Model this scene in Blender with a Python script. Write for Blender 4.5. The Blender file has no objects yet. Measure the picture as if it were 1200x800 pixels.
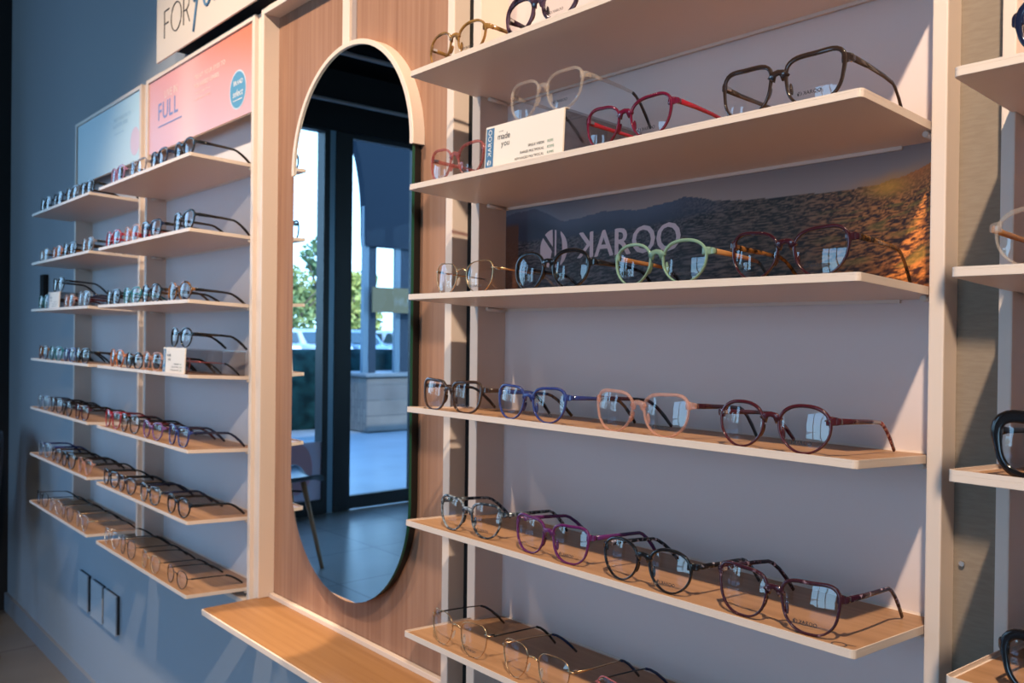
import bpy, bmesh, math, random
from mathutils import Vector, Matrix, noise
random.seed(7)
C = bpy.context.scene.collection
H = 1.364                     # eye height above the floor (m); heights below are given relative to it
PI = math.pi

# ------------------------------------------------------------------ materials
MATS = {}
def nt(m):
    m.use_nodes = True
    t = m.node_tree
    t.nodes.clear()
    return t, t.nodes, t.links
def pbr(name, col, rough=.5, metal=0, spec=.5, bump=None, coat=0):
    if name in MATS: return MATS[name]
    m = bpy.data.materials.new(name); t, n, l = nt(m)
    o = n.new('ShaderNodeOutputMaterial'); p = n.new('ShaderNodeBsdfPrincipled')
    p.inputs['Base Color'].default_value = (*col, 1); p.inputs['Roughness'].default_value = rough
    p.inputs['Metallic'].default_value = metal; p.inputs['Specular IOR Level'].default_value = spec
    p.inputs['Coat Weight'].default_value = coat
    if bump:
        tc = n.new('ShaderNodeTexCoord'); nz = n.new('ShaderNodeTexNoise'); b = n.new('ShaderNodeBump')
        nz.inputs['Scale'].default_value = bump[0]; nz.inputs['Detail'].default_value = 4
        b.inputs['Strength'].default_value = bump[1]; b.inputs['Distance'].default_value = .002
        l.new(tc.outputs['Object'], nz.inputs['Vector']); l.new(nz.outputs['Fac'], b.inputs['Height']); l.new(b.outputs['Normal'], p.inputs['Normal'])
    l.new(p.outputs['BSDF'], o.inputs['Surface'])
    MATS[name] = m; return m
def noise_mat(name, c1, c2, scale=(1, 1, 1), nscale=5, rough=.5, lo=.35, hi=.65, spec=.5, detail=6, bump=0, kind='noise'):
    if name in MATS: return MATS[name]
    m = bpy.data.materials.new(name); t, n, l = nt(m)
    o = n.new('ShaderNodeOutputMaterial'); p = n.new('ShaderNodeBsdfPrincipled')
    tc = n.new('ShaderNodeTexCoord'); mp = n.new('ShaderNodeMapping'); mp.inputs['Scale'].default_value = scale
    nz = n.new('ShaderNodeTexNoise'); nz.inputs['Scale'].default_value = nscale; nz.inputs['Detail'].default_value = detail
    r = n.new('ShaderNodeValToRGB')
    r.color_ramp.elements[0].position = lo; r.color_ramp.elements[1].position = hi
    r.color_ramp.elements[0].color = (*c1, 1); r.color_ramp.elements[1].color = (*c2, 1)
    l.new(tc.outputs['Object'], mp.inputs['Vector']); l.new(mp.outputs['Vector'], nz.inputs['Vector'])
    l.new(nz.outputs['Fac'], r.inputs['Fac']); l.new(r.outputs['Color'], p.inputs['Base Color'])
    p.inputs['Roughness'].default_value = rough; p.inputs['Specular IOR Level'].default_value = spec
    if bump:
        b = n.new('ShaderNodeBump'); b.inputs['Strength'].default_value = bump; b.inputs['Distance'].default_value = .002
        l.new(nz.outputs['Fac'], b.inputs['Height']); l.new(b.outputs['Normal'], p.inputs['Normal'])
    l.new(p.outputs['BSDF'], o.inputs['Surface'])
    MATS[name] = m; return m
def wood_mat(name, c1, c2, axis, rough=.45):
    # long grain along axis, plus broad bands
    if name in MATS: return MATS[name]
    m = bpy.data.materials.new(name); t, n, l = nt(m)
    o = n.new('ShaderNodeOutputMaterial'); p = n.new('ShaderNodeBsdfPrincipled')
    tc = n.new('ShaderNodeTexCoord')
    def nz(scale, s, det):
        mp = n.new('ShaderNodeMapping'); mp.inputs['Scale'].default_value = scale
        z = n.new('ShaderNodeTexNoise'); z.inputs['Scale'].default_value = s; z.inputs['Detail'].default_value = det
        l.new(tc.outputs['Object'], mp.inputs['Vector']); l.new(mp.outputs['Vector'], z.inputs['Vector']); return z
    fine = [90, 90, 90]; fine[axis] = 2.5
    broad = [7, 7, 7]; broad[axis] = .35
    a = nz(fine, 1.0, 5); b = nz(broad, 1.0, 3)
    mx = n.new('ShaderNodeMath'); mx.operation = 'MULTIPLY_ADD'; mx.inputs[1].default_value = .55
    m2 = n.new('ShaderNodeMath'); m2.operation = 'MULTIPLY'; m2.inputs[1].default_value = .45
    l.new(b.outputs['Fac'], m2.inputs[0]); l.new(a.outputs['Fac'], mx.inputs[0]); l.new(m2.outputs[0], mx.inputs[2])
    r = n.new('ShaderNodeValToRGB'); r.color_ramp.elements[0].position = .36; r.color_ramp.elements[1].position = .64
    r.color_ramp.elements[0].color = (*c1, 1); r.color_ramp.elements[1].color = (*c2, 1)
    l.new(mx.outputs[0], r.inputs['Fac']); l.new(r.outputs['Color'], p.inputs['Base Color'])
    p.inputs['Roughness'].default_value = rough; p.inputs['Specular IOR Level'].default_value = .35
    l.new(p.outputs['BSDF'], o.inputs['Surface'])
    MATS[name] = m; return m
def glass_mat(name, tint=(1, 1, 1), ior=1.5, rough=0.0):
    if name in MATS: return MATS[name]
    m = bpy.data.materials.new(name); t, n, l = nt(m)
    o = n.new('ShaderNodeOutputMaterial'); tr = n.new('ShaderNodeBsdfTransparent'); g = n.new('ShaderNodeBsdfGlossy')
    f0 = ((ior - 1) / (ior + 1)) ** 2
    lw = n.new('ShaderNodeLayerWeight'); lw.inputs['Blend'].default_value = .5
    pw = n.new('ShaderNodeMath'); pw.operation = 'POWER'; pw.inputs[1].default_value = 5
    f = n.new('ShaderNodeMath'); f.operation = 'MULTIPLY_ADD'; f.inputs[1].default_value = 1 - f0; f.inputs[2].default_value = f0
    l.new(lw.outputs['Facing'], pw.inputs[0]); l.new(pw.outputs[0], f.inputs[0]); x = n.new('ShaderNodeMixShader')
    tr.inputs['Color'].default_value = (*tint, 1); g.inputs['Roughness'].default_value = rough
    l.new(f.outputs[0], x.inputs[0]); l.new(tr.outputs[0], x.inputs[1]); l.new(g.outputs[0], x.inputs[2]); l.new(x.outputs[0], o.inputs['Surface'])
    MATS[name] = m; return m
def clear_acetate(name, col, tint, opac=.4):
    if name in MATS: return MATS[name]
    m = bpy.data.materials.new(name); t, n, l = nt(m)
    o = n.new('ShaderNodeOutputMaterial'); tr = n.new('ShaderNodeBsdfTransparent'); p = n.new('ShaderNodeBsdfPrincipled')
    x = n.new('ShaderNodeMixShader'); x.inputs[0].default_value = opac
    tr.inputs['Color'].default_value = (*tint, 1); p.inputs['Base Color'].default_value = (*col, 1); p.inputs['Roughness'].default_value = .12
    p.inputs['Coat Weight'].default_value = .5
    l.new(tr.outputs[0], x.inputs[1]); l.new(p.outputs[0], x.inputs[2]); l.new(x.outputs[0], o.inputs['Surface'])
    MATS[name] = m; return m
def vcol_mat(name, rough=.35):
    if name in MATS: return MATS[name]
    m = bpy.data.materials.new(name); t, n, l = nt(m)
    o = n.new('ShaderNodeOutputMaterial'); p = n.new('ShaderNodeBsdfPrincipled'); a = n.new('ShaderNodeVertexColor'); a.layer_name = 'Col'
    l.new(a.outputs['Color'], p.inputs['Base Color']); p.inputs['Roughness'].default_value = rough
    l.new(p.outputs['BSDF'], o.inputs['Surface'])
    MATS[name] = m; return m
def tile_mat(name, c1, c2, grout, size, rough, mortar=.006):
    m = bpy.data.materials.new(name); t, n, l = nt(m)
    o = n.new('ShaderNodeOutputMaterial'); p = n.new('ShaderNodeBsdfPrincipled'); tc = n.new('ShaderNodeTexCoord')
    b = n.new('ShaderNodeTexBrick'); b.offset = 0 if size[0] == size[1] else .5; b.inputs['Scale'].default_value = 1
    b.inputs['Brick Width'].default_value = size[0]; b.inputs['Row Height'].default_value = size[1]; b.inputs['Mortar Size'].default_value = mortar
    b.inputs['Color1'].default_value = (*c1, 1); b.inputs['Color2'].default_value = (*c2, 1); b.inputs['Mortar'].default_value = (*grout, 1)
    mp = n.new('ShaderNodeMapping')
    nz = n.new('ShaderNodeTexNoise'); nz.inputs['Scale'].default_value = 3; nz.inputs['Detail'].default_value = 6
    mx = n.new('ShaderNodeMix'); mx.data_type = 'RGBA'; mx.blend_type = 'MULTIPLY'; mx.inputs[0].default_value = .5
    l.new(tc.outputs['Object'], mp.inputs['Vector']); l.new(mp.outputs['Vector'], b.inputs['Vector']); l.new(tc.outputs['Object'], nz.inputs['Vector'])
    l.new(b.outputs['Color'], mx.inputs[6]); l.new(nz.outputs['Fac'], mx.inputs[7])
    l.new(mx.outputs[2], p.inputs['Base Color']); p.inputs['Roughness'].default_value = rough
    l.new(p.outputs['BSDF'], o.inputs['Surface'])
    m['mapping'] = mp.name
    MATS[name] = m; return m, mp

CREAM = pbr('cream powder coat', (.76, .64, .56), .42)
WALL = pbr('grey wall paint', (.38, .42, .475), .85, bump=(220, .08))
PANEL = pbr('lavender grey panel', (.74, .63, .61), .7)
PANELA = pbr('pale blue grey panel', (.68, .68, .73), .7)
TAUPE = noise_mat('taupe textured plaster', (.25, .20, .155), (.28, .23, .18), (60, 60, 300), 1, .85, spec=.2)
SHADE_HOUSING = pbr('gap shade and housing black', (.006, .005, .005), .8)  # shade of the post gap as a colour; reader housing too
OAK_TOP = wood_mat('oak shelf top', (.35, .185, .09), (.49, .275, .145), 0)
OAK_BENCH = wood_mat('oak bench top', (.30, .14, .05), (.39, .20, .083), 0)
OAK_PANEL = wood_mat('oak wall panel', (.27, .135, .085), (.40, .225, .15), 2)
DARKALU = pbr('dark aluminium', (.009, .010, .013), .4, 0, .3)
LITALU = pbr('daylit dark aluminium', (.16, .27, .36), .3, .3)
BLACKCEIL = pbr('black ceiling paint', (.003, .003, .0035), .95, 0, .08)
PANE = glass_mat('window glass', (.95, .98, .99), 1.10)
LENS = glass_mat('demo lens', (.98, .98, .98), 1.85)
ACRYL = glass_mat('clear acrylic', (.84, .82, .81), 1.45)
MIRRORM = pbr('mirror silver', (.90, .95, .95), 0.0, 1.0)
GREENGLASS = pbr('green glass edge', (.006, .09, .06), .15, 0, .6)
WHITECARD = pbr('white card', (.86, .79, .72), .5)
BLUEINK = pbr('blue ink', (.07, .19, .36), .5)
DARKINK = pbr('dark ink', (.035, .03, .035), .5)
GREENINK = pbr('green ink', (.10, .25, .17), .5)
WHITEINK = pbr('white ink', (.82, .80, .80), .5)
PALEINK = pbr('pale pink ink', (.66, .52, .55), .5)
SILVER = pbr('silver metal', (.65, .62, .58), .25, 1)
GOLD = pbr('gold metal', (.72, .50, .28), .25, 1)
BLACKMETAL = pbr('black metal', (.02, .02, .022), .3, .6)
PADM = clear_acetate('nose pad silicone', (.8, .78, .75), (.95, .95, .95), .35)

# ------------------------------------------------------------------ mesh helpers
class MB:
    def __init__(s): s.v = []; s.f = []; s.smooth = []
    def add(s, vs, fs, smooth=False):
        o = len(s.v); s.v += [tuple(v) for v in vs]; s.f += [tuple(i + o for i in f) for f in fs]; s.smooth += [smooth] * len(fs); return s
    def box(s, x0, x1, y0, y1, z0, z1):
        vs = [(x, y, z) for x in (x0, x1) for y in (y0, y1) for z in (z0, z1)]
        return s.add(vs, [(0, 1, 3, 2), (4, 6, 7, 5), (0, 4, 5, 1), (2, 3, 7, 6), (0, 2, 6, 4), (1, 5, 7, 3)])
    def loft(s, rings, closed=False, caps=True, smooth=True):
        n = len(rings[0]); o = len(s.v)
        for r in rings: s.v += [tuple(p) for p in r]
        m = len(rings)
        for i in range(m if closed else m - 1):
            for j in range(n):
                a, b = o + i * n, o + ((i + 1) % m) * n
                s.f.append((a + j, a + (j + 1) % n, b + (j + 1) % n, b + j)); s.smooth.append(smooth)
        if caps and not closed:
            s.f.append(tuple(o + j for j in reversed(range(n)))); s.smooth.append(False)
            s.f.append(tuple(o + (m - 1) * n + j for j in range(n))); s.smooth.append(False)
        return s
    def tube(s, pts, r, n=8, closed=False):
        pts = [Vector(p) for p in pts]; m = len(pts); rings = []
        rr = r if isinstance(r, (list, tuple)) else [r] * m
        up = Vector((0, 0, 1))
        for i in range(m):
            a = pts[(i - 1) % m] if closed or i > 0 else pts[i]; b = pts[(i + 1) % m] if closed or i < m - 1 else pts[i]
            t = (b - a).normalized()
            u = up if abs(t.dot(up)) < .95 else Vector((1, 0, 0))
            x = t.cross(u).normalized(); y = x.cross(t)
            rings.append([pts[i] + (x * math.cos(2 * PI * k / n) + y * math.sin(2 * PI * k / n)) * rr[i] for k in range(n)])
        return s.loft(rings, closed)
    def prism(s, poly, z0, z1):       # poly in xy
        n = len(poly); vs = [(x, y, z0) for x, y in poly] + [(x, y, z1) for x, y in poly]
        fs = [tuple(reversed(range(n))), tuple(range(n, 2 * n))] + [(i, (i + 1) % n, n + (i + 1) % n, n + i) for i in range(n)]
        return s.add(vs, fs)
    def prism_xz(s, poly, y0, y1):
        n = len(poly); vs = [(x, y0, z) for x, z in poly] + [(x, y1, z) for x, z in poly]
        fs = [tuple(range(n)), tuple(reversed(range(n, 2 * n)))] + [((i + 1) % n, i, n + i, n + (i + 1) % n) for i in range(n)]
        return s.add(vs, fs)
    def prism_yz(s, poly, x0, x1):
        n = len(poly); vs = [(x0, y, z) for y, z in poly] + [(x1, y, z) for y, z in poly]
        fs = [tuple(reversed(range(n))), tuple(range(n, 2 * n))] + [(i, (i + 1) % n, n + (i + 1) % n, n + i) for i in range(n)]
        return s.add(vs, fs)
def link(o, parent=None, loc=None):
    C.objects.link(o)
    if parent: o.parent = parent
    if loc: o.location = loc
    return o
def obj(name, mb, mat, parent=None, loc=None, bevel=0, fix=False):
    me = bpy.data.meshes.new(name)
    me.from_pydata(mb.v, [], mb.f)
    me.polygons.foreach_set('use_smooth', mb.smooth)
    if fix or bevel:
        b = bmesh.new(); b.from_mesh(me)
        bmesh.ops.recalc_face_normals(b, faces=b.faces)
        if bevel:
            es = [e for e in b.edges if len(e.link_faces) == 2 and e.calc_face_angle(0) > .6]
            bmesh.ops.bevel(b, geom=es, offset=bevel, segments=2, profile=.6, affect='EDGES')
        b.to_mesh(me); b.free()
    me.materials.append(mat)
    return link(bpy.data.objects.new(name, me), parent, loc)
def tag(o, label, cat, group=None, kind=None):
    o['label'] = label
    if cat: o['category'] = cat
    if group: o['group'] = group
    if kind: o['kind'] = kind
    return o
def thing(name, label, cat, loc=(0, 0, 0), group=None, kind=None, rx=0, rz=0):
    o = bpy.data.objects.new(name, None); C.objects.link(o); o.empty_display_size = .05
    o.location = loc; o.rotation_euler = (rx, 0, rz)
    return tag(o, label, cat, group, kind)
def struct(name, mb, mat, parent=None, label=None):
    o = obj(name, mb, mat, parent, fix=True)
    if not parent: tag(o, label or name.replace('_', ' '), 'structure', kind='structure')
    return o
GLY = {}
def glyph(ch):
    if ch not in GLY:
        cu = bpy.data.curves.new('t', 'FONT'); cu.body = ch; cu.size = 1; cu.resolution_u = 3
        ob = bpy.data.objects.new('t', cu); me = bpy.data.meshes.new_from_object(ob)
        vs = [(v.co.x, v.co.y) for v in me.vertices]; fs = [tuple(p.vertices) for p in me.polygons]
        bpy.data.objects.remove(ob); bpy.data.curves.remove(cu); bpy.data.meshes.remove(me)
        GLY[ch] = (vs, fs)
    return GLY[ch]
def text(mb, body, x, z, size, y=0, flip=(), gap=.10, shear=0, stretch=1, up=False, bold=0):
    """letters standing in the xz plane, read from -y; up=True turns the line to run upward."""
    cx = 0
    for i, ch in enumerate(body):
        if ch == ' ': cx += .32; continue
        vs, fs = glyph(ch)
        x0 = min(v[0] for v in vs); x1 = max(v[0] for v in vs); w = x1 - x0
        out = []
        for a, b in vs:
            a = a - x0
            if i in flip: a = w - a
            a = (a + cx + b * shear) * stretch
            out.append((x - b * size, y, z + a * size) if up else (x + a * size, y, z + b * size))
        if i in flip: fs = [tuple(reversed(f)) for f in fs]
        mb.add(out, fs)
        for k in range(1, bold + 1):
            mb.add([(p[0] + k * size * .018, p[1] - k * 1e-5, p[2] + k * size * .01) for p in out], fs)
        cx += w + gap
    return cx * size * stretch
def disc_poly(cx, cz, r, n=28, a0=0, a1=2 * PI):
    return [(cx + r * math.cos(a0 + (a1 - a0) * i / n), cz + r * math.sin(a0 + (a1 - a0) * i / n)) for i in range(n + (0 if a1 - a0 > 6.2 else 1))]
def emblem(mb, cx, cz, r, y):
    """round emblem: a disc cut by slanting gaps, with a crescent on the right."""
    def put(poly): mb.add([(a, y, b) for a, b in poly], [tuple(range(len(poly)))])
    def arc(a0, a1, rr=r, n=10): return [(cx + rr * math.cos(math.radians(a0 + (a1 - a0) * i / n)), cz + rr * math.sin(math.radians(a0 + (a1 - a0) * i / n))) for i in range(n + 1)]
    put(arc(95, 130) + [(cx - .05 * r, cz + .1 * r)])
    put(arc(142, 250, n=16) + [(cx - .12 * r, cz - .1 * r)])
    put([(cx + .08 * r, cz + .97 * r), (cx + .08 * r, cz - .97 * r), (cx + .2 * r, cz - .94 * r), (cx + .2 * r, cz + .94 * r)])
    outer = arc(60, -60, n=14); inner = [(cx + .38 * r + .25 * r * math.cos(math.radians(a)), cz + .8 * r * math.sin(math.radians(a))) for a in range(-60, 61, 10)]
    put(outer + inner)

# ------------------------------------------------------------------ room shell
FX = -5.932                  # shop-front plane
WY = .965                    # back wall plane
CZ = H + 2.0
struct('floor', MB().box(FX, 2.2, -5.6, WY + .1, -.1, 0), tile_mat('floor tile', (.33, .29, .25), (.38, .335, .29), (.19, .165, .145), (.6, .6), .28)[0], label='grey tiled shop floor')
struct('ceiling', MB().box(FX - .4, 2.3, -5.8, WY + .2, CZ, CZ + .2), BLACKCEIL, label='black shop ceiling')
struct('wall_back', MB().box(FX, 2.2, WY, WY + .1, 0, CZ), WALL, label='blue-grey wall carrying the display shelves')
struct('wall_right', MB().box(2.2, 2.3, -5.6, WY, 0, CZ), pbr('warm grey paint', (.42, .39, .36), .8), label='warm grey side wall')
wf = MB(); wf.box(.54, 2.2, -5.7, -5.6, 0, CZ); wf.box(FX, -2.4, -5.7, -5.6, 0, CZ); wf.box(-2.4, .54, -5.7, -5.6, 0, .25); wf.box(-2.4, .54, -5.7, -5.6, H + 1.75, CZ)
struct('wall_front', wf, MATS['warm grey paint'], label='warm grey far wall')
bb = MB().box(FX, -1.95, WY - .014, WY, 0, .085)
struct('baseboard_back', bb, pbr('baseboard paint', (.30, .33, .38), .5), label='blue-grey baseboard along the shelf wall')

# shop front: dark pier with an added shading return, fixed window, mullion, glass door, more windows
struct('wall_left', MB().box(FX - .08, FX, -5.6, -4.5, 0, H + 1.55), pbr('dark charcoal paint', (.03, .03, .035), .7), label='dark solid end of the shop front')
g = thing('trim_1', 'dark shop-front pier with an added shading return beside the shelf wall', None, kind='structure')
obj('pier', MB().box(FX - .1, FX + .05, .35, WY, 0, CZ), DARKALU, g)
obj('added_return', MB().box(FX + .05, -4.83, .40, WY - .0005, 0, CZ), pbr('added return charcoal', (.012, .013, .016), .7), g)  # added dark block; keeps window light off the far end of the wall
obj('header', MB().box(FX - .1, FX + .05, -5.6, .35, H + 1.55, CZ), pbr('black fascia', (.006, .007, .009), .7, 0, .2), g)
w = thing('window_1', 'fixed shop window beside the glass door', None, kind='structure')
fr = MB(); fr.box(FX - .06, FX + .03, -1.446, .35, 0, .112); fr.box(FX - .06, FX + .03, -1.446, .35, H + 1.53, H + 1.56); fr.box(FX - .06, FX + .03, .30, .35, .1, H + 1.55); fr.box(FX - .06, FX + .03, -.53, -.47, .1, H + 1.55)
obj('window_frame', fr, DARKALU, w)
obj('glass_pane', MB().box(FX - .006, FX, -1.446, .32, .11, H + 1.535), PANE, w)
mu = MB().box(FX - .10, FX + .012, -1.488, -1.440, 0, H + 1.6)
obj('mullion', mu, DARKALU, w)
obj('mullion_lit_face', MB().box(FX - .05, FX + .006, -1.540, -1.488, 0, H + 1.6), LITALU, w)  # paler colour paints the daylight on this face of the dark mullion
dc = MB(); dc.box(FX + .001, FX + .003, -1.44, -.54, .112, .55)
obj('frosted_decal', dc, clear_acetate('mauve frosted vinyl', (.75, .66, .74), (.7, .65, .72), .75), w)
pd = MB().add([(FX + .004, -1.21 + .16 * math.cos(a), .36 + .2 * math.sin(a)) for a in [2 * PI * i / 28 for i in range(28)]], [tuple(range(28))])
obj('pink_disc', pd, pbr('pink vinyl', (.62, .34, .40), .6), w)
d = thing('door_1', 'dark framed glass shop door', None, kind='structure')
dm = MB(); dm.box(FX - .04, FX + .012, -1.685, -1.540, 0, H + 1.6); dm.box(FX - .04, FX + .012, -2.42, -2.25, 0, H + 1.6)
dm.box(FX - .04, FX + .012, -2.25, -1.685, .01, .112); dm.box(FX - .04, FX + .012, -2.25, -1.685, H + 1.515, H + 1.6)
obj('door_frame', dm, DARKALU, d)
obj('glass_pane', MB().box(FX - .006, FX, -2.26, -1.69, .11, H + 1.52), PANE, d)
y = -2.42
for k in range(2):
    w = thing('window_%d' % (k + 2), 'tall shop window further along the shop front', None, kind='structure')
    y1 = y - 1.04
    f = MB(); f.box(FX - .06, FX + .03, y1, y, 0, .112); f.box(FX - .06, FX + .03, y1, y, H + 1.5, H + 1.56); f.box(FX - .08, FX + .05, y1, y1 + .09, 0, H + 1.56)
    obj('window_frame', f, DARKALU, w); obj('glass_pane', MB().box(FX - .006, FX, y1 + .05, y + .02, .11, H + 1.52), PANE, w)
    y = y1
x = -2.4  # far-wall windows are added out of view to bring in daylight fill
for k in range(3):
    w = thing('window_%d' % (k + 5), 'added unseen window in the far wall for daylight fill', None, kind='structure')
    x1 = x + .98
    f = MB(); f.box(x, x + .08, -5.68, -5.60, .25, H + 1.75); f.box(x1 - .02, x1, -5.68, -5.60, .25, H + 1.75); f.box(x, x1, -5.68, -5.60, .25, .33); f.box(x, x1, -5.68, -5.60, H + 1.68, H + 1.75)
    obj('window_frame', f, DARKALU, w); obj('glass_pane', MB().box(x + .06, x1, -5.66, -5.654, .3, H + 1.7), PANE, w)
    x = x1
for i, (px, lab) in enumerate(((-4.59, 'thin grey conduit under the ceiling, nearer the mirror'), (-5.57, 'thin grey conduit under the ceiling, above the door'))):
    tag(obj('ceiling_conduit', MB().tube([(px, -5.5, H + 1.672), (px, .95, H + 1.672)], .013, 10), pbr('conduit grey', (.25, .25, .26), .4), None), lab, 'pipe')

# ------------------------------------------------------------------ display frames (cream posts and rails)
YP = .903                    # front plane of posts
ZB, ZT = H - .655, H + .758
def post(par, x0, x1, zb=ZB, zt=ZT, yb=None):
    return obj('post', MB().box(x0, x1, YP, (yb or WY) - .0005, zb, zt), CREAM, par, bevel=.0018)
def rail(par, x0, x1, z0, z1, name='top_rail', yb=WY):
    return obj(name, MB().box(x0, x1, YP, yb - .0005, z0, z1), CREAM, par, bevel=.0018)
def filler(par, x0, x1, y, mat, zb=ZB, zt=ZT, name='gap_filler'):
    return obj(name, MB().box(x0, x1, y, WY - .001, zb, zt), mat, par)
fA1 = thing('shelving_rack', 'cream metal shelf frame round the blue poster', 'shelf rack', (0, 0, 0), 'cream shelf frames')
post(fA1, -3.485, -3.467); post(fA1, -2.784, -2.768); rail(fA1, -3.467, -2.784, H + .746, H + .758); rail(fA1, -3.467, -2.784, ZB, ZB + .012, 'bottom_rail')
obj('back_panel', MB().box(-3.467, -2.784, WY - .003, WY - .0003, ZB + .012, H + .746), PANELA, fA1)
filler(fA1, -2.768, -2.7255, YP + .012, CREAM)
fA2 = thing('shelving_rack', 'cream metal shelf frame round the pink poster', 'shelf rack', (0, 0, 0), 'cream shelf frames')
post(fA2, -2.725, -2.709); post(fA2, -1.988, -1.973); rail(fA2, -2.709, -1.988, H + .746, H + .758); rail(fA2, -2.709, -1.988, ZB, ZB + .012, 'bottom_rail')
obj('back_panel', MB().box(-2.709, -1.988, WY - .003, WY - .0003, ZB + .012, H + .746), PANELA, fA2)
fM = thing('shelving_rack', 'cream metal frame round the mirror panel', 'shelf rack', (0, 0, 0), 'cream shelf frames')
post(fM, -1.938, -1.924, H - .6209); post(fM, -1.2097, -1.1906, H - .6209)
rail(fM, -1.924, -1.2097, H + .744, H + .758)
filler(fM, -1.973, -1.938, YP + .010, CREAM)
obj('batten', MB().box(-1.618, -1.590, .9335, .9418, H + .596, H + .744), CREAM, fM, bevel=.0015)
obj('groove', MB().box(-1.590, -1.572, .9395, .942, H + .58, H + .744), pbr('grey groove', (.33, .27, .26), .6), fM)
fB = thing('shelving_rack', 'cream metal shelf frame of the wide bay with the desert picture', 'shelf rack', (0, 0, 0), 'cream shelf frames')
post(fB, -1.1392, -1.1185, H - .75, H + .80); post(fB, -.3905, -.3750, H - .75, H + .80); rail(fB, -1.1185, -.3905, H + .788, H + .80); rail(fB, -1.1185, -.3905, H - .75, H - .738, 'bottom_rail')
filler(fB, -1.1900, -1.1395, .936, SHADE_HOUSING, H - .75, H + .8)  # black strip stands in for the shade inside the narrow gap
obj('back_panel', MB().box(-1.1185, -.3905, WY - .0025, WY - .0003, H - .738, H + .788), PANEL, fB)
tp = obj('gap_filler', MB().box(-.375, -.3250, .934, WY - .001, H - .75, H + .8), TAUPE, fB)
fR = thing('shelving_rack', 'cream metal shelf frame of the bay cut by the edge of the view', 'shelf rack', (0, 0, 0), 'cream shelf frames')
post(fR, -.3247, -.3120, H - .75, H + .80); post(fR, .405, .42, H - .75, H + .80); rail(fR, -.312, .405, H + .788, H + .80); rail(fR, -.312, .405, H - .75, H - .738, 'bottom_rail')
obj('back_panel', MB().box(-.312, .405, WY - .0025, WY - .0003, H - .738, H + .788), PANEL, fR)
# small screws in the frames
for nm, px, pz, lab in ((fB, -.3445, .06, 'screw'), (fB, -.366, -.226, 'screw')):
    obj('screw', MB().tube([(px, .931, H + pz), (px, .9355, H + pz)], .0028, 10), SILVER, nm)

tr = thing('trim_2', 'vertical-grained oak panel behind the mirror', None, kind='structure')
obj('oak_panel', MB().box(-1.924, -1.2097, .942, WY - .001, H - .655, H + .744), OAK_PANEL, tr)

# ------------------------------------------------------------------ shelves
YF, TILT = .769, math.radians(2.78)
def rounded(x0, x1, y0, y1, r=.005):
    p = []
    for cx, cy, a in ((x1 - r, y0 + r, -90), (x1 - r * .2, y1 - r * .2, 0), (x0 + r * .2, y1 - r * .2, 90), (x0 + r, y0 + r, 180)):
        rr = r if a in (-90, 180) else r * .2
        for k in range(5): t = math.radians(a + 22.5 * k); p.append((cx + rr * math.cos(t), cy + rr * math.sin(t)))
    return p
ORD = ['top', 'second', 'third', 'fourth', 'fifth', 'sixth', 'seventh']
def shelf(xl, xr, nl, nr, z, label, group, lip=.0012):
    """xl..xr is the free overhang in front of the posts, nl..nr the width between the posts."""
    s = thing('display_shelf', label, 'shelf', (0, YF, H + z), group, rx=-TILT)
    dp = YP - YF
    r = .005
    front = [(xr - r + r * math.sin(t), r - r * math.cos(t)) for t in [PI / 2 * k / 4 for k in range(5)]]
    left = [(-(a - xr) + xl, b) for a, b in reversed(front)]
    poly = front + [(xr, dp - .001), (nr, dp - .001), (nr, WY - YF - .0032), (nl, WY - YF - .0032), (nl, dp - .001), (xl, dp - .001)] + left
    obj('tray', MB().prism(poly, -.0035, .0025), CREAM, s, bevel=.0005)
    e = .0035
    fr2 = [(a - e if a > (xl + xr) / 2 else a + e, b + e) for a, b in front]
    lf2 = [(-(a - (xr)) + xl, b) for a, b in reversed(fr2)]
    ip = fr2 + [(xr - e, dp - .002), (nr - e, dp), (nr - e, WY - YF - .009), (nl + e, WY - YF - .009), (nl + e, dp), (xl + e, dp - .002)] + lf2
    obj('wood_inlay', MB().prism(ip, .002, .0029), OAK_TOP, s)
    lp = MB(); n = 1
    obj('tray_lip', rim_strip(poly, .0012, .0025, .0025 + lip + .0012), CREAM, s)
    obj('rear_lip', MB().box(nl + .002, nr - .050, WY - YF - .0075, WY - YF - .0045, -.0075, -.0035), CREAM, s)
    for px in (nl + .008, nr - .006):
        obj('bracket_pin', MB().tube([(px, dp + .012, -.0068), (px, dp + .05, -.0068)], .0032, 8), CREAM, s)
    return s
def rim_strip(poly, w, z0, z1):
    cx = sum(p[0] for p in poly) / len(poly); cy = .08
    m = MB(); n = len(poly)
    inn = []
    for i in range(n):
        a, b, c = Vector(poly[i - 1]), Vector(poly[i]), Vector(poly[(i + 1) % n])
        t = ((b - a).normalized() + (c - b).normalized())
        t = t.normalized() if t.length > 1e-6 else (b - a).normalized()
        inn.append((b.x - t.y * w, b.y + t.x * w))
    rings = [[(*poly[i], z0), (*poly[i], z1), (*inn[i], z1), (*inn[i], z0)] for i in range(n)]
    m.loft(rings, closed=True, smooth=False)
    return m
ZA = [.414, .2388, .0727, -.1023, -.2772, -.4433, -.6155]
ZBB = [.4026, .2277, .0583, -.1153, -.2909, -.4633]
for i, z in enumerate(ZA):
    shelf(-3.5145, -2.8127, -3.466, -2.8127, z, 'thin cream shelf, %s from the top in the bay with the blue poster' % ORD[i], 'shelves under the blue poster')
for i, z in enumerate(ZA):
    shelf(-2.7186, -2.0199, -2.708, -2.0199, z, 'thin cream shelf, %s from the top in the bay with the pink poster' % ORD[i], 'shelves under the pink poster')
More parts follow.
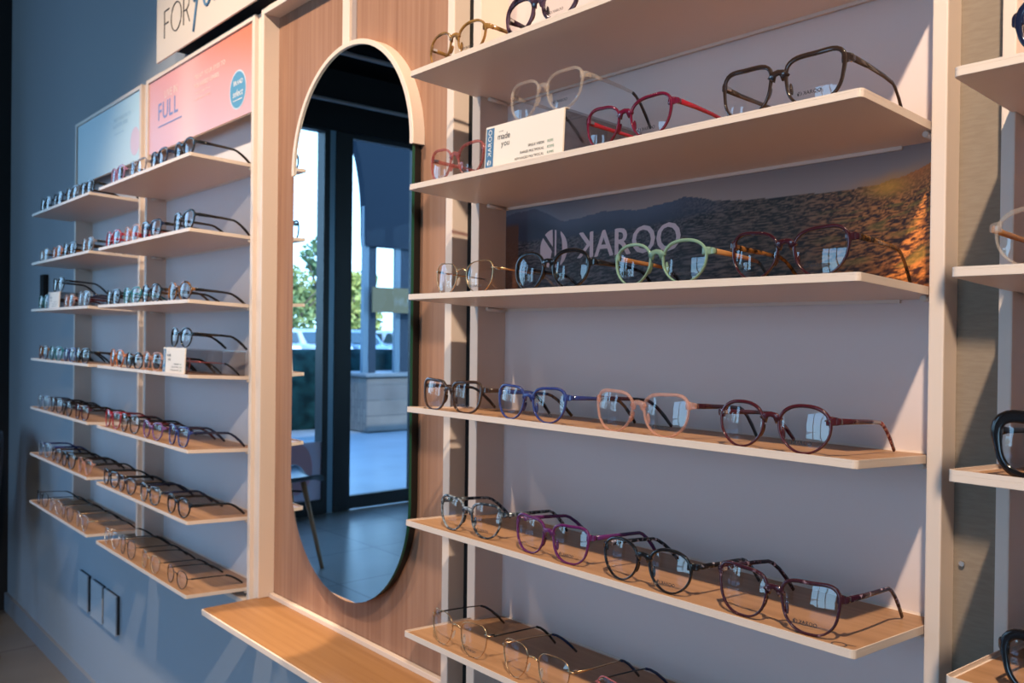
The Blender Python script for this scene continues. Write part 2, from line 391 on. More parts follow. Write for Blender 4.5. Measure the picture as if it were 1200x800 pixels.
for i, z in enumerate(ZBB):
    s = shelf(-1.1271, -.3953, -1.1175, -.3953, z, 'thin cream oak-topped shelf, %s from the top in the wide bay beside the mirror' % ORD[i], 'shelves of the wide bay')
    if i == 4:   # dark ring with a small tail printed on the oak
        m = MB(); cx, cy = -.417, .0125
        rings = [[(cx + r * math.cos(a), cy + r * math.sin(a), .0031) for r in (.0058, .0074)] for a in [2 * PI * k / 32 for k in range(32)]]
        for k in range(32):
            a, b = rings[k], rings[(k + 1) % 32]; m.add([a[0], a[1], b[1], b[0]], [(0, 1, 2, 3)])
        m.add([(cx + .005, cy + .004, .0031), (cx + .0135, cy + .0072, .0031), (cx + .0130, cy + .0084, .0031), (cx + .0042, cy + .0058, .0031)], [(0, 1, 2, 3)])
        obj('ring_mark', m, DARKINK, s)
for i, z in enumerate(ZBB[1:5]):
    shelf(-.3148, .42, -.3110, .404, z, 'thin cream shelf, %s from the top in the bay at the edge of the view' % ORD[i], 'shelves of the cut-off bay', lip=.003 if i >= 2 else .0012)

# bench shelf under the mirror
be = thing('bench_shelf', 'deep cream-edged oak bench shelf under the pill-shaped mirror', 'bench shelf', (0, 0, H - .6214))
obj('board', MB().prism(rounded(-1.937, -1.2000, .772, .940, .006), -.013, -.001), CREAM, be, bevel=.001)
obj('oak_top', MB().prism(rounded(-1.934, -1.2030, .7755, .9285, .005), -.002, .0003), OAK_BENCH, be)
obj('rear_lip', MB().box(-1.923, -1.21, .929, .9405, -.001, .0095), CREAM, be, bevel=.001)

# ------------------------------------------------------------------ mirror
mi = thing('pill_mirror', 'tall pill-shaped mirror with a cream hood over its rounded top', 'mirror', (-1.566, .9187, H))
RM, ZC1, ZC0 = .231, .357, -.311
def pill(r, y, dz=0, n=40):
    p = [(r * math.cos(PI * k / n), ZC1 + r * math.sin(PI * k / n)) for k in range(n + 1)]
    p += [(r * math.cos(PI + PI * k / n), ZC0 + r * math.sin(PI + PI * k / n)) for k in range(n + 1)]
    return [(a, y, b) for a, b in p]
m = MB(); P0 = pill(RM, 0); m.add(P0, [tuple(range(len(P0)))])
obj('mirror_glass', m, MIRRORM, mi)
m = MB(); m.loft([pill(RM, 0.0001), pill(RM, .006)], caps=False, smooth=False)
obj('glass_edge', m, GREENGLASS, mi)
m = MB(); m.loft([pill(RM - .002, .0061), pill(RM - .004, .023)], caps=True, smooth=False)
obj('black_backing', m, pbr('black backing', (.008, .007, .007), .5), mi)
m = MB(); rings = []
for k in range(49):
    a = -.02 + (PI + .04) * k / 48
    ring = []
    for r, yy in ((RM - .0035, -.0035), (RM + .0055, -.0035), (RM + .0065, -.002), (RM + .0065, .0232), (RM - .0005, .0232), (RM - .0005, -.0006), (RM - .0035, -.0006)):
        ring.append((r * math.cos(a), yy, ZC1 + r * math.sin(a)))
    rings.append(ring)
m.loft(rings, smooth=False)
obj('hood', m, CREAM, mi, fix=True)

# ------------------------------------------------------------------ posters and sign
def grid_print(name, x0, x1, z0, z1, y, nx, nz, f, parent, mat):
    vs, fs, cols = [], [], []
    for j in range(nz + 1):
        for i in range(nx + 1):
            u, v = i / nx, j / nz
            vs.append((x0 + (x1 - x0) * u, y, z0 + (z1 - z0) * v)); cols.append(f(u, v))
    for j in range(nz):
        for i in range(nx):
            a = j * (nx + 1) + i; fs.append((a, a + 1, a + nx + 2, a + nx + 1))
    o = obj(name, MB().add(vs, fs), mat, parent)
    ca = o.data.color_attributes.new('Col', 'FLOAT_COLOR', 'POINT')
    flat = []
    for c in cols: flat += [*c, 1]
    ca.data.foreach_set('color', flat)
    return o
def lerp(a, b, t): t = max(0, min(1, t)); return tuple(x + (y - x) * t for x, y in zip(a, b))
def sstep(a, b, x): t = max(0, min(1, (x - a) / (b - a))); return t * t * (3 - 2 * t)
PRINT = vcol_mat('printed board', .45)
# pink poster
pp = thing('poster', 'pink and coral poster with the word FULL and a blue badge', 'poster', (0, 0, 0))
obj('board', MB().box(-2.708, -1.989, .9085, .916, H + .532, H + .7455), WHITECARD, pp)
def fp(u, v):
    c = lerp((.78, .46, .53), (.76, .25, .20), v * .75 + u * .45 - .25)
    c = lerp(c, (.74, .20, .11), sstep(.75, 1.25, u * .6 + v * .6))
    return lerp(c, (.86, .66, .62), .5 * math.exp(-((u - .42) / .12) ** 2) * (1 - v * .4))
grid_print('print', -2.708, -1.989, H + .532, H + .7455, .9080, 60, 20, fp, pp, PRINT)
m = MB(); text(m, 'FULL', -2.630, H + .621, .071, .9075, gap=.14, bold=1)
m.box(-2.630, -2.445, .9073, .9075, H + .600, H + .6035)
obj('poster_text', m, pbr('blue violet ink', (.20, .27, .55), .5), pp)
m = MB(); text(m, 'LIVE IN', -2.580, H + .678, .032, .9075, bold=1)
obj('heading_text', m, pbr('peach ink', (.86, .66, .60), .5), pp); m = MB()
text(m, 'TREAT YOUR EYES TO', -2.355, H + .682, .0165, .9075, stretch=1.15, bold=2); text(m, 'POLARISED LENSES', -2.355, H + .659, .0165, .9075, stretch=1.15, bold=2)
text(m, 'Ask our team about', -2.345, H + .641, .011, .9075); text(m, 'the options available', -2.345, H + .625, .011, .9075)
obj('poster_text', m, pbr('peach ink', (.86, .66, .60), .5), pp)
m = MB(); m.add([(a, .9074, b) for a, b in disc_poly(-2.075, H + .600, .0485, 36)], [tuple(range(36))]); obj('badge_rim', m, pbr('pale blue ink', (.52, .66, .80), .5), pp)
m = MB(); m.add([(a, .9071, b) for a, b in disc_poly(-2.075, H + .600, .0445, 36)], [tuple(range(36))]); obj('badge', m, pbr('badge blue', (.09, .31, .52), .5), pp)
m = MB(); text(m, 'BRAND', -2.099, H + .612, .016, .9068, bold=2); text(m, 'select', -2.104, H + .584, .024, .9068, shear=.25, bold=1); m.box(-2.102, -2.048, .9067, .9068, H + .574, H + .576)
obj('badge_text', m, WHITEINK, pp)
# blue poster
pb = thing('poster', 'pale blue poster with a pale pink badge', 'poster', (0, 0, 0))
obj('board', MB().box(-3.466, -2.785, .9085, .916, H + .532, H + .7455), WHITECARD, pb)
grid_print('print', -3.466, -2.785, H + .532, H + .7455, .9080, 40, 12, lambda u, v: lerp((.62, .78, .86), (.55, .77, .88), v), pb, PRINT)
m = MB(); m.add([(a, .9075, b) for a, b in disc_poly(-2.835, H + .595, .044, 36)], [tuple(range(36))]); obj('badge', m, pbr('pink badge', (.78, .60, .72), .5), pb)
m = MB(); text(m, 'TREAT YOUR EYES TO', -3.05, H + .688, .016, .9075); text(m, 'BLUE FILTER LENSES', -3.05, H + .668, .016, .9075); text(m, 'Ask our team about', -3.04, H + .644, .011, .9075)
obj('poster_text', m, pbr('soft blue ink', (.33, .55, .70), .5), pb)
# hanging sign
sg = thing('sign_board', 'cream sign board lettered FOR you in thin dark and blue letters', 'sign', (0, 0, 0))
obj('board', MB().box(-2.57, -1.90, .880, .885, H + .770, H + 1.15), pbr('sign white', (.66, .58, .52), .5), sg, bevel=.001)
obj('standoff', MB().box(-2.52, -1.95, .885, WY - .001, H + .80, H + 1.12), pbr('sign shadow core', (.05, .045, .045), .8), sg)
def thin_letters(mb, strokes, x, z, s, r, yy):
    for st in strokes: mb.tube([(x + a * s, yy, z + b * s) for a, b in st], r, 6)
circ = lambda cx, cz, rx, rz, n=22: [(cx + rx * math.cos(2 * PI * k / n), cz + rz * math.sin(2 * PI * k / n)) for k in range(n + 1)]
m = MB()
thin_letters(m, [[(0, 0), (0, 1)], [(0, 1), (.48, 1)], [(0, .52), (.40, .52)]], -2.505, H + .826, .075, .0017, .8792)
thin_letters(m, [circ(.5, .5, .48, .5)], -2.455, H + .826, .078, .0017, .8792)
thin_letters(m, [[(0, 0), (0, 1), (.3, 1), (.45, .9), (.5, .75), (.45, .58), (.3, .48), (0, .48)], [(.25, .48), (.55, 0)]], -2.362, H + .826, .078, .0017, .8792)
for k, st in enumerate(([[(0, 0), (0, 1), (.4, .3), (.8, 1), (.8, 0)]], [[(0, 0), (.4, 1), (.8, 0)], [(.15, .4), (.65, .4)]], [[(0, 0), (0, 1), (.4, .9), (.6, .5), (.4, .1), (0, 0)]], [[(.5, 0), (0, 0), (0, 1), (.5, 1)], [(0, .5), (.4, .5)]])):
    thin_letters(m, st, -2.505 + k * .085, H + .935, .075, .0017, .8792)
obj('dark_lettering', m, DARKINK, sg)
m = MB()
thin_letters(m, [[(.0, .95), (.06, .62), (.18, .48), (.34, .55), (.48, .95)], [(.55, .98), (.40, .45), (.22, -.15), (.12, -.48)]], -2.300, H + .830, .082, .0036, .8785)
thin_letters(m, [circ(.35, .42, .27, .34)], -2.230, H + .830, .085, .0036, .8785)
thin_letters(m, [[(0, .8), (.02, .3), (.15, .08), (.35, .12), (.5, .4), (.55, .8)], [(.55, .8), (.53, .2), (.65, .1)]], -2.168, H + .832, .082, .0036, .8785)
obj('blue_lettering', m, BLUEINK, sg)
# desert picture with the lettering
kp = thing('landscape_print', 'desert sunset panorama print lettered KAROO with the first letter reversed', 'picture', (0, 0, 0))
X0, X1, Z0, Z1 = -1.1165, -.3915, .052, .2235
HP = [(-1.15, .196), (-1.10, .204), (-1.045, .207), (-1.015, .196), (-.985, .182), (-.955, .181), (-.90, .188), (-.86, .187), (-.83, .183), (-.80, .186), (-.765, .189), (-.745, .193), (-.72, .189), (-.70, .183), (-.65, .178), (-.60, .176), (-.55, .175), (-.50, .175), (-.47, .177), (-.44, .183), (-.415, .193), (-.385, .199)]
def hz(x):
    for (a, za), (b, zb) in zip(HP, HP[1:]):
        if a <= x <= b: return za + (zb - za) * (x - a) / (b - a)
    return .18
def fk(u, v):
    x = X0 + (X1 - X0) * u; z = Z0 + (Z1 - Z0) * v
    h = hz(x) + .0012 * noise.noise(Vector((x * 60, 0, 1)))
    if z > h:
        t = (z - h) / .05
        c = lerp((.36, .26, .23), (.20, .18, .20), t)
        c = lerp(c, lerp((.14, .17, .23), (.045, .055, .085), t), 1 - sstep(-1.08, -.72, x))
        return lerp(c, (.70, .30, .08), .8 * math.exp(-((x + .462) / .035) ** 2 - ((z - h) / .008) ** 2))
    dpt = (h - z) / .13
    sc = 1 / (.18 + dpt)
    far = sstep(-.64, -.80, x) * sstep(.150 + .012 * sstep(-.9, -.66, x), .160 + .012 * sstep(-.9, -.66, x), z)
    mtn = lerp((.075, .09, .14), (.035, .04, .065), sstep(0, .03, h - z))
    p = Vector((x * 70 * sc ** .5, z * 190 * sc ** .5, 0))
    n1 = noise.fractal(p, .9, 2.1, 5); n2 = noise.noise(p * .45 + Vector((5, 9, 2)))
    t = max(0, min(1, .38 + 1.5 * n1 + .6 * n2))
    cool = lerp((.010, .010, .016), (.13, .105, .115), t); mid = lerp((.014, .009, .008), (.17, .105, .07), t); hot = lerp((.06, .014, .003), (.90, .30, .055), t)
    hot = lerp(hot, (.36, .24, .035), .6 * sstep(.05, .5, noise.noise(p * .3)))
    c = lerp(cool, mid, sstep(-.80, -.60, x)); c = lerp(c, hot, sstep(-.60, -.44, x) * (.65 + .35 * sstep(.1, .3, dpt + (x + .5))))
    c = lerp(c, (.70, .19, .025), .75 * sstep(-.50, -.43, x) * sstep(.03, .0, h - z))
    c = lerp(c, (1.0, .42, .03), .75 * math.exp(-((x + .462) / .022) ** 2 - ((z - .172) / .010) ** 2))
    c = lerp(c, mtn, far)
    if x < -1.085: c = lerp(c, (.13, .045, .018), .8 * sstep(.19, .18, z))
    return c
obj('board', MB().box(X0, X1, WY - .0045, WY - .0027, H + Z0, H + Z1), WHITECARD, kp)
grid_print('print', X0, X1, H + Z0, H + Z1, WY - .0048, 420, 110, fk, kp, PRINT)
m = MB(); emblem(m, -1.000, H + .139, .031, WY - .0052)
text(m, 'KAROO', -.948, H + .121, .0555, WY - .0052, flip=(0,), gap=.075, bold=2)
obj('logo_lettering', m, PALEINK, kp)

# ------------------------------------------------------------------ display boxes (printed front, clear acrylic body)
def display_box(x0, x1, z, h, label, big):
    b = thing('display_riser', label, 'display stand', (x0, .779, H + z), 'acrylic risers with a printed front', rx=-TILT)
    w, dp, t = x1 - x0, .150, .003
    m = MB(); m.box(0, w, t, dp, h - t, h); m.box(0, t, t, dp, 0, h - t); m.box(w - t, w, t, dp, 0, h - t)
    obj('acrylic_body', m, ACRYL, b)
    obj('front_card', MB().box(0, w, -.001, t - .001, 0, h), WHITECARD, b, bevel=.0006)
    obj('top_strip', MB().box(0, w, .002, .009, h, h + .0006), WHITECARD, b)
    obj('blue_band', MB().box(.0025, .0185, -.0016, -.0011, .002, h - .003), BLUEINK, b)
    m = MB(); emblem(m, .0105, .0105, .0042, -.0019); text(m, 'KAROO', .0142, .0185, .0105, -.0019, flip=(0,), up=True, bold=1)
    obj('band_lettering', m, WHITEINK, b)
    s = w / .157
    m = MB(); text(m, 'made', .027, h - .0215, .0125, -.0014, gap=.06, bold=0); text(m, 'you', .0345, h - .0315, .0115, -.0014); text(m, 'specially', .029, h - .011, .0028, -.0014)
    obj('heading_lettering', m, DARKINK, b); m = MB()
    r = w - .034
    for k, tx in enumerate(('SINGLE VISION', 'RANGE MULTIFOCAL', 'ADVANCED MULTIFOCAL')):
        ml = MB(); L = text(ml, tx, 0, 0, .0048); text(m, tx, r - L, .0215 - k * .0075, .0048, -.0014, bold=1)
    obj('dark_lettering', m, DARKINK, b)
    m = MB()
    for k, tx in enumerate(('R1395', 'R2595', 'R3995')): text(m, tx, r + .006, .0215 - k * .0075, .0048, -.0014, bold=1)
    obj('price_lettering', m, GREENINK, b)
    return b
display_box(-.953, -.797, .2305, .062, 'acrylic riser with printed white front and blue band in the wide bay', True)
display_box(-2.210, -2.068, -.0995, .062, 'acrylic riser with printed front under the round black glasses, beneath the pink poster', False)
display_box(-3.322, -3.180, .0755, .056, 'acrylic riser with printed front on the third shelf beneath the blue poster', False)

# ------------------------------------------------------------------ eyeglasses
SHAPES = dict(                     # exponent top, bottom; taper; outer lift; inner lift
    round=(2.05, 2.05, .03, 0, 0), panto=(2.35, 2.1, .14, .02, 0), square=(4.0, 2.7, .16, .085, -.01),
    rect=(4.4, 2.8, .13, .07, -.01), cat=(2.7, 2.3, .20, .13, -.03), soft=(3.2, 2.4, .17, .075, -.01), hexa=(3.4, 2.3, .24, .0, .02))
def lens_outline(w, h, shape, n):
    nt_, nb, tap, lo, li = SHAPES[shape]
    out = []
    for k in range(n):
        t = 2 * PI * k / n; c, s = math.cos(t), math.sin(t)
        e = nt_ if s > 0 else nb
        r_ = (abs(c) ** e + abs(s) ** e) ** (-1 / e)
        x = w / 2 * c * r_; z = h / 2 * s * r_; s = max(-1, min(1, s * r_))
        f = .5 - z / h
        x *= 1 - tap * f * f * 1.6
        top = max(0, s)
        z += h * top * (lo * max(0, x / (w / 2)) ** 1.5 + li * max(0, -x / (w / 2)))
        out.append(Vector((x, z)))
    return out
def wrap(x): return 1.1 * x * x
def rrect(a, b, n=8, k=.45):
    """8-point rounded rectangle, half sizes a (normal) and b (depth)."""
    return [(a, -b * k), (a, b * k), (a * k, b), (-a * k, b), (-a, b * k), (-a, -b * k), (-a * k, -b), (a * k, -b)]
def ribbon(mb, path, wx, hz_):
    """strip in a mostly yz path: wx thickness across, hz_ height."""
    pts = [Vector(p) for p in path]; m = len(pts); rings = []
    for i in range(m):
        t = (pts[min(i + 1, m - 1)] - pts[max(i - 1, 0)]).normalized()
        sx = Vector((1, 0, 0)); sx = (sx - t * sx.dot(t)).normalized() if abs(t.x) < .95 else Vector((0, 1, 0))
        u = sx.cross(t).normalized()
        a = wx[i] if isinstance(wx, list) else wx; b = hz_[i] if isinstance(hz_, list) else hz_
        rings.append([pts[i] + sx * p * 1 + u * q for p, q in rrect(a / 2, b / 2)])
    mb.loft(rings)
def eyeglasses(label, group, loc, width, h, shape, style, mf, mt, rz=0, mtip=None, res=56, near=True, rivets=False, printed=False, thick=1.0, tlen=.132, rx=-TILT, endmat=None):
    """loc = bottom centre of the front; style 'acetate' or 'metal'."""
    g = thing('eyeglasses', label, 'glasses', loc, group, rx=rx, rz=rz)
    ac = style == 'acetate'
    tr = (.0022 if ac else .0009) * thick; dpth = .0036 if ac else .0018
    bw = .0155 if ac else .018
    ep = .0048 if ac else .0045
    lw = (width - bw - 2 * ep - 2 * tr) / 2; lh = h - 2 * tr
    ol = lens_outline(lw, lh, shape, res)
    zmin = min(p.y for p in ol) - tr; zc = -zmin; zmax = max(p.y for p in ol)
    cx = bw / 2 + lw / 2 + (tr if not ac else tr * .6)
    fm = MB(); lens_objs = []
    for sd in (-1, 1):
        pts = [Vector((sd * p.x + sd * cx, p.y + zc)) for p in ol]
        n = len(pts); rings = []
        for i in range(n):
            t = (pts[(i + 1) % n] - pts[i - 1]).normalized(); nr = Vector((t.y, -t.x)) * sd
            topf = max(0, ol[i].y / (lh / 2))
            th = tr * (1 + (.7 if ac else 0) * topf)
            ring = []
            for a, b in rrect(th / 2, dpth / 2, k=.6):
                q = pts[i] + nr * (a + th / 2)
                ring.append((q.x, wrap(q.x) + b, q.y))
            rings.append(ring)
        fm.loft(rings, closed=True)
        # lens: domed sheet
        lv, lf = [], []; rr = 4; k0 = 1.01
        cxx = sd * cx
        for r_ in range(1, rr + 1):
            f = r_ / rr * k0
            for p in ol:
                X = cxx + sd * p.x * f; Zz = zc + p.y * f
                d2 = (p.x * f) ** 2 + (p.y * f) ** 2
                lv.append((X, wrap(X) - .0024 + 4.2 * d2, Zz))
        lv.append((cxx, wrap(cxx) - .0024, zc)); ci = len(lv) - 1
        for i in range(n): lf.append((ci, i, (i + 1) % n) if sd < 0 else (ci, (i + 1) % n, i))
        for r_ in range(rr - 1):
            for i in range(n):
                q = (r_ * n + i, (r_ + 1) * n + i, (r_ + 1) * n + (i + 1) % n, r_ * n + (i + 1) % n)
                lf.append(q if sd < 0 else tuple(reversed(q)))
        lo = obj('lens', MB().add(lv, lf, True), LENS, g); lens_objs.append(lo)
    # bridge
    zb_ = zc + lh * (.22 if ac else .24)
    nb_ = min((p for p in ol if p.x < 0), key=lambda p: abs(p.y - (zb_ - .003 - zc)))
    xi = cx + nb_.x - tr * (.6 if ac else .4)
    if ac:
        path = [(-xi, wrap(xi), zb_ - .003), (-xi * .55, wrap(xi) - .0012, zb_ + .0025), (0, -.0012, zb_ + .0036), (xi * .55, wrap(xi) - .0012, zb_ + .0025), (xi, wrap(xi), zb_ - .003)]
        rings = []
        for i, p in enumerate(path):
            t = (Vector(path[min(i + 1, 4)]) - Vector(path[max(i - 1, 0)])).normalized(); up = Vector((-t.z, 0, t.x))
            hh = (.0046, .0032, .0026, .0032, .0046)[i] * (.75 + .25 * thick)
            rings.append([Vector(p) + up * a + Vector((0, b, 0)) for a, b in rrect(hh, dpth / 2, k=.6)])
        fm.loft(rings)
    else:
        fm.tube([(-xi, wrap(xi), zb_ - .002), (-xi * .5, -.001, zb_ + .0015), (0, -.0015, zb_ + .0025), (xi * .5, -.001, zb_ + .0015), (xi, wrap(xi), zb_ - .002)], .0011, 6)
    # end pieces
    k = min(range(len(ol)), key=lambda i: -(ol[i].x * 1.0 + ol[i].y * .75))
    xo, zo = cx + ol[k].x, zc + ol[k].y
    ze = zo - (.004 if ac else .006); xe = width / 2
    for sd in (-1, 1):
        if ac:
            rings = []
            for (X, Y, hh) in ((xo + .0008, wrap(xo), .0046), ((xo + xe) / 2, wrap(xe), .0044), (xe - .0012, wrap(xe) + .0008, .0038), (xe, wrap(xe) + .003, .0033), (xe, wrap(xe) + .008, .0028)):
                i_ = len(rings)
                tx = (1, 0) if i_ < 2 else ((.7, .7) if i_ == 2 else (0, 1))
                rings.append([(sd * (X + tx[1] * b), Y - 0 + tx[0] * b, ze + a) for a, b in rrect(hh * thick ** .5, .0016, k=.6)])
            fm.loft(rings)
        else:
            fm.tube([(sd * (xo - .001), wrap(xo), ze + .001), (sd * (xe - .001), wrap(xe) + .001, ze), (sd * xe, wrap(xe) + .007, ze)], .0012, 6)
    obj('front_frame', fm, mf, g, fix=True)
    # temples
    y0 = wrap(xe) + .0075
    for sd in (-1, 1):
        bend = tlen * .72
        drop = ze - .0025
        path = [(sd * xe, y0, ze), (sd * (xe + .0005), y0 + bend * .3, ze - .0002), (sd * (xe - .001), y0 + bend * .65, ze - .0006), (sd * (xe - .003), y0 + bend * .9, ze - .0016)]
        for q in (.15, .4, .7, 1.0):
            path.append((sd * (xe - .003 - .006 * q), y0 + bend * .9 + (tlen - bend * .9) * (q ** .92), ze - .0016 - (drop - .0016) * q ** 1.35))
        m = MB(); cut = 4 if mtip else 8
        if ac:
            W = [.0030, .0028, .0025, .0025, .0025, .0026, .0028, .0028]; T = [.0062 * thick ** .5, .0052, .0046, .0042, .0042, .0046, .0052, .0042]
        else:
            W = [.0014, .0012, .0012, .0012, .0024, .0026, .0028, .0026]; T = [.0030, .0020, .0018, .0018, .0034, .0038, .0042, .0034]
        if not near: W = [a * 1.25 for a in W]; T = [a * 1.25 for a in T]
        ribbon(m, path[:cut] if mtip else path, W[:cut], T[:cut])
        te = obj('temple', m, mt, g, fix=True)
        if mtip:
            m = MB(); ribbon(m, path[cut - 1:], W[cut:cut + 1] + W[cut:], T[cut:cut + 1] + T[cut:]); obj('temple_tip', m, mtip, te, fix=True)
        if near:
            m = MB(); m.box(sd * xe - sd * .0038 - .0009, sd * xe - sd * .0038 + .0009, y0 - .004, y0 + .004, ze - .0018, ze + .0018)
            obj('hinge', m, SILVER, te)
        if near and rivets:
            for q in (0, 1):
                m = MB(); xx = sd * (xo + .0005 + q * .0042); m.tube([(xx, wrap(xx) - .0030, ze), (xx, wrap(xx) - .0012, ze)], .0009, 8); obj('rivet', m, SILVER, g)
        if near:
            m = MB(); xn = sd * (cx - lw / 2 * .86); zn = zc - lh * .10
            c = Vector((xn - sd * .001, .0045, zn)); rings = []
            for q in range(7):
                a = -PI / 2 + PI * q / 6; rad = math.cos(a) * .0026 + .0003
                o_ = c + Vector((sd * -.0015 * math.sin(a), .0008 * math.sin(a), math.sin(a) * .0065))
                rings.append([o_ + Vector((rad * .5 * math.cos(b), rad * math.sin(b), 0)) for b in [2 * PI * z / 8 for z in range(8)]])
            m.loft(rings)
            if ac: obj('nose_pad', m, mf, g)
            else:
                npd = obj('nose_pad', m, PADM, g)
                obj('pad_arm', MB().tube([(xn + sd * .001, .0005, zn + .006), (xn - sd * .0005, .004, zn + .005), c], .0005, 5), mf, npd)
    if printed:
        m = MB(); X = cx - .006; Zt = zc - lh * .335; yy = lambda X_: wrap(X_) - .0024 - .0004
        emblem(m, X - .0070, Zt + .0017, .0025, yy(X) + .0002); text(m, 'KAROO', X - .0035, Zt, .0054, yy(X) + .0002, flip=(0,), gap=.1, bold=2)
        obj('lens_print', m, DARKINK, lens_objs[1])
    return g

acet = lambda n, c, r=.14: pbr('acetate ' + n, c, r, 0, .5, coat=.3)
A = dict(
    black=acet('black', (.008, .008, .010)), brown=acet('dark brown', (.045, .025, .018)), grey=acet('smoke grey', (.04, .028, .024)),
    blue=acet('blue', (.028, .045, .20)), burg=acet('burgundy', (.06, .010, .016)), red=acet('red', (.30, .015, .03)), navy=acet('navy', (.012, .018, .05)),
    teal=acet('teal', (.02, .16, .20)), purple=acet('purple', (.10, .015, .10)), plum=noise_mat('plum flecked', (.040, .011, .020), (.42, .28, .36), (170, 170, 170), 1, .14, .60, .78), orange=acet('orange', (.42, .13, .03)),
    dkburg=acet('dark burgundy', (.035, .008, .014)), violet=acet('violet', (.16, .07, .22)),
    tort=noise_mat('tortoise', (.02, .010, .005), (.28, .12, .03), (90, 90, 90), 1, .15, .42, .6),
    olive=noise_mat('olive tortoise', (.05, .028, .008), (.32, .17, .05), (60, 60, 60), 1, .15, .3, .6),
    purptort=noise_mat('purple tortoise', (.015, .010, .018), (.10, .055, .09), (80, 80, 80), 1, .12, .4, .65),
    marb=noise_mat('blue grey marble', (.02, .03, .045), (.30, .36, .42), (150, 150, 150), 1, .14, .46, .66),
    bwmarb=noise_mat('black marble', (.008, .008, .012), (.55, .50, .62), (170, 170, 170), 1, .14, .56, .68),
    plmarb=noise_mat('plum marble', (.03, .006, .018), (.62, .45, .58), (170, 170, 170), 1, .14, .56, .72),
    ptemple=noise_mat('purple blue fade', (.16, .02, .14), (.03, .03, .16), (12, 12, 12), 1, .2, .35, .65),
    redspeck=noise_mat('red speckle', (.16, .012, .02), (.62, .30, .24), (160, 160, 160), 1, .15, .48, .62),
    clear=clear_acetate('clear acetate', (.80, .72, .66), (.97, .94, .91), .16), pinkclear=clear_acetate('pink clear acetate', (.80, .48, .40), (.97, .86, .81), .27),
    pink=clear_acetate('pink acetate', (.42, .14, .15), (.92, .66, .62), .38), wine=clear_acetate('wine acetate', (.15, .010, .04), (.6, .15, .25), .8),
    mint=clear_acetate('mint acetate', (.27, .43, .34), (.72, .88, .76), .62), greyclear=clear_acetate('grey clear acetate', (.30, .26, .27), (.75, .72, .72), .6),
    smokeclear=clear_acetate('smoke clear acetate', (.035, .022, .019), (.30, .23, .20), .85), blueclear=clear_acetate('blue clear acetate', (.30, .42, .58), (.75, .85, .95), .5), lilac=clear_acetate('lilac clear acetate', (.50, .30, .48), (.9, .75, .9), .55),
    gold=GOLD, silver=SILVER, bmetal=BLACKMETAL, bluetip=acet('blue tip', (.012, .03, .10)), blacktip=acet('black tip', (.012, .012, .014)),
    woodt=acet('wood brown', (.36, .17, .06), .4), dgmetal=pbr('dark gunmetal', (.08, .075, .075), .3, .9), pkmetal=pbr('rose metal', (.55, .16, .17), .3, .5))
ORD2 = ['nearest', 'second', 'third', 'farthest']
def on(z, y): return H + z + .0031 - (y - YF) * math.tan(TILT)
YG = .7815
# wide bay: (shelf, centre x, y, width, height, shape, style, front, temple, kwargs, label)
Bay = 'glasses in the wide bay'
def G(si, x, w, h, shape, style, mf, mt, label, y=YG, dz=0, **k):
    k.setdefault('printed', True)
    return eyeglasses(label, Bay, (x, y, on(ZBB[si - 1], y) + dz), w, h, shape, style, A[mf], A[mt], **k)
G(1, -1.031, .143, .049, 'panto', 'acetate', 'olive', 'olive', 'olive tortoise round glasses at the mirror end of the top shelf')
G(1, -.850, .146, .052, 'panto', 'acetate', 'purptort', 'purptort', 'dark purple tortoise round glasses cut by the top of the view, with a heavy rim', thick=2.6)
G(1, -.655, .142, .047, 'square', 'acetate', 'greyclear', 'grey', 'grey translucent glasses on the top shelf, farthest from the mirror, mostly above the view')
G(2, -1.028, .136, .049, 'cat', 'acetate', 'pink', 'pink', 'translucent pink round-eyed glasses half behind the printed acrylic riser')
G(2, -.850, .147, .052, 'soft', 'acetate', 'clear', 'clear', 'clear transparent glasses standing on top of the printed acrylic riser', y=.791, dz=.0640, mtip=A['smokeclear'])
G(2, -.696, .142, .050, 'cat', 'acetate', 'wine', 'red', 'wine-red cat-eye glasses with red temples right beside the riser')
G(2, -.491, .146, .051, 'rect', 'acetate', 'smokeclear', 'grey', 'smoky dark brown rectangular glasses at the free end of the second shelf', thick=1.25)
G(3, -1.008, .142, .047, 'cat', 'metal', 'gold', 'gold', 'slim gold cat-eye glasses in front of the desert picture, beside the mirror', thick=1.4, mtip=A['clear'])
G(3, -.825, .147, .050, 'panto', 'acetate', 'black', 'black', 'glossy black round glasses in front of the desert picture lettering', thick=1.35)
G(3, -.645, .142, .049, 'panto', 'acetate', 'mint', 'woodt', 'mint green round glasses with brown temples in front of the desert picture', mtip=A['black'])
G(3, -.480, .141, .049, 'cat', 'acetate', 'dkburg', 'tort', 'dark burgundy cat-eye glasses in front of the orange end of the picture')
G(4, -1.035, .147, .046, 'rect', 'acetate', 'brown', 'brown', 'dark brown rectangular glasses beside the mirror on the fourth shelf', thick=1.2)
G(4, -.860, .141, .046, 'soft', 'acetate', 'blue', 'blue', 'bright blue glasses on the fourth shelf', mtip=A['tort'])
G(4, -.670, .148, .049, 'soft', 'acetate', 'pinkclear', 'dkburg', 'clear pink glasses with dark brown temples on the fourth shelf')
G(4, -.494, .137, .048, 'panto', 'acetate', 'burg', 'burg', 'burgundy round glasses with riveted corners and speckled red tips', rivets=True, mtip=A['redspeck'])
G(5, -.998, .144, .049, 'soft', 'acetate', 'marb', 'marb', 'blue-grey marbled glasses at the mirror end of the fifth shelf', y=.790, rz=.03)
G(5, -.823, .144, .048, 'square', 'acetate', 'purple', 'ptemple', 'purple squarish glasses with purple-blue temples on the fifth shelf', y=.786)
G(5, -.660, .140, .049, 'panto', 'acetate', 'black', 'bwmarb', 'black rounded glasses with black and white marbled temples', y=.783)
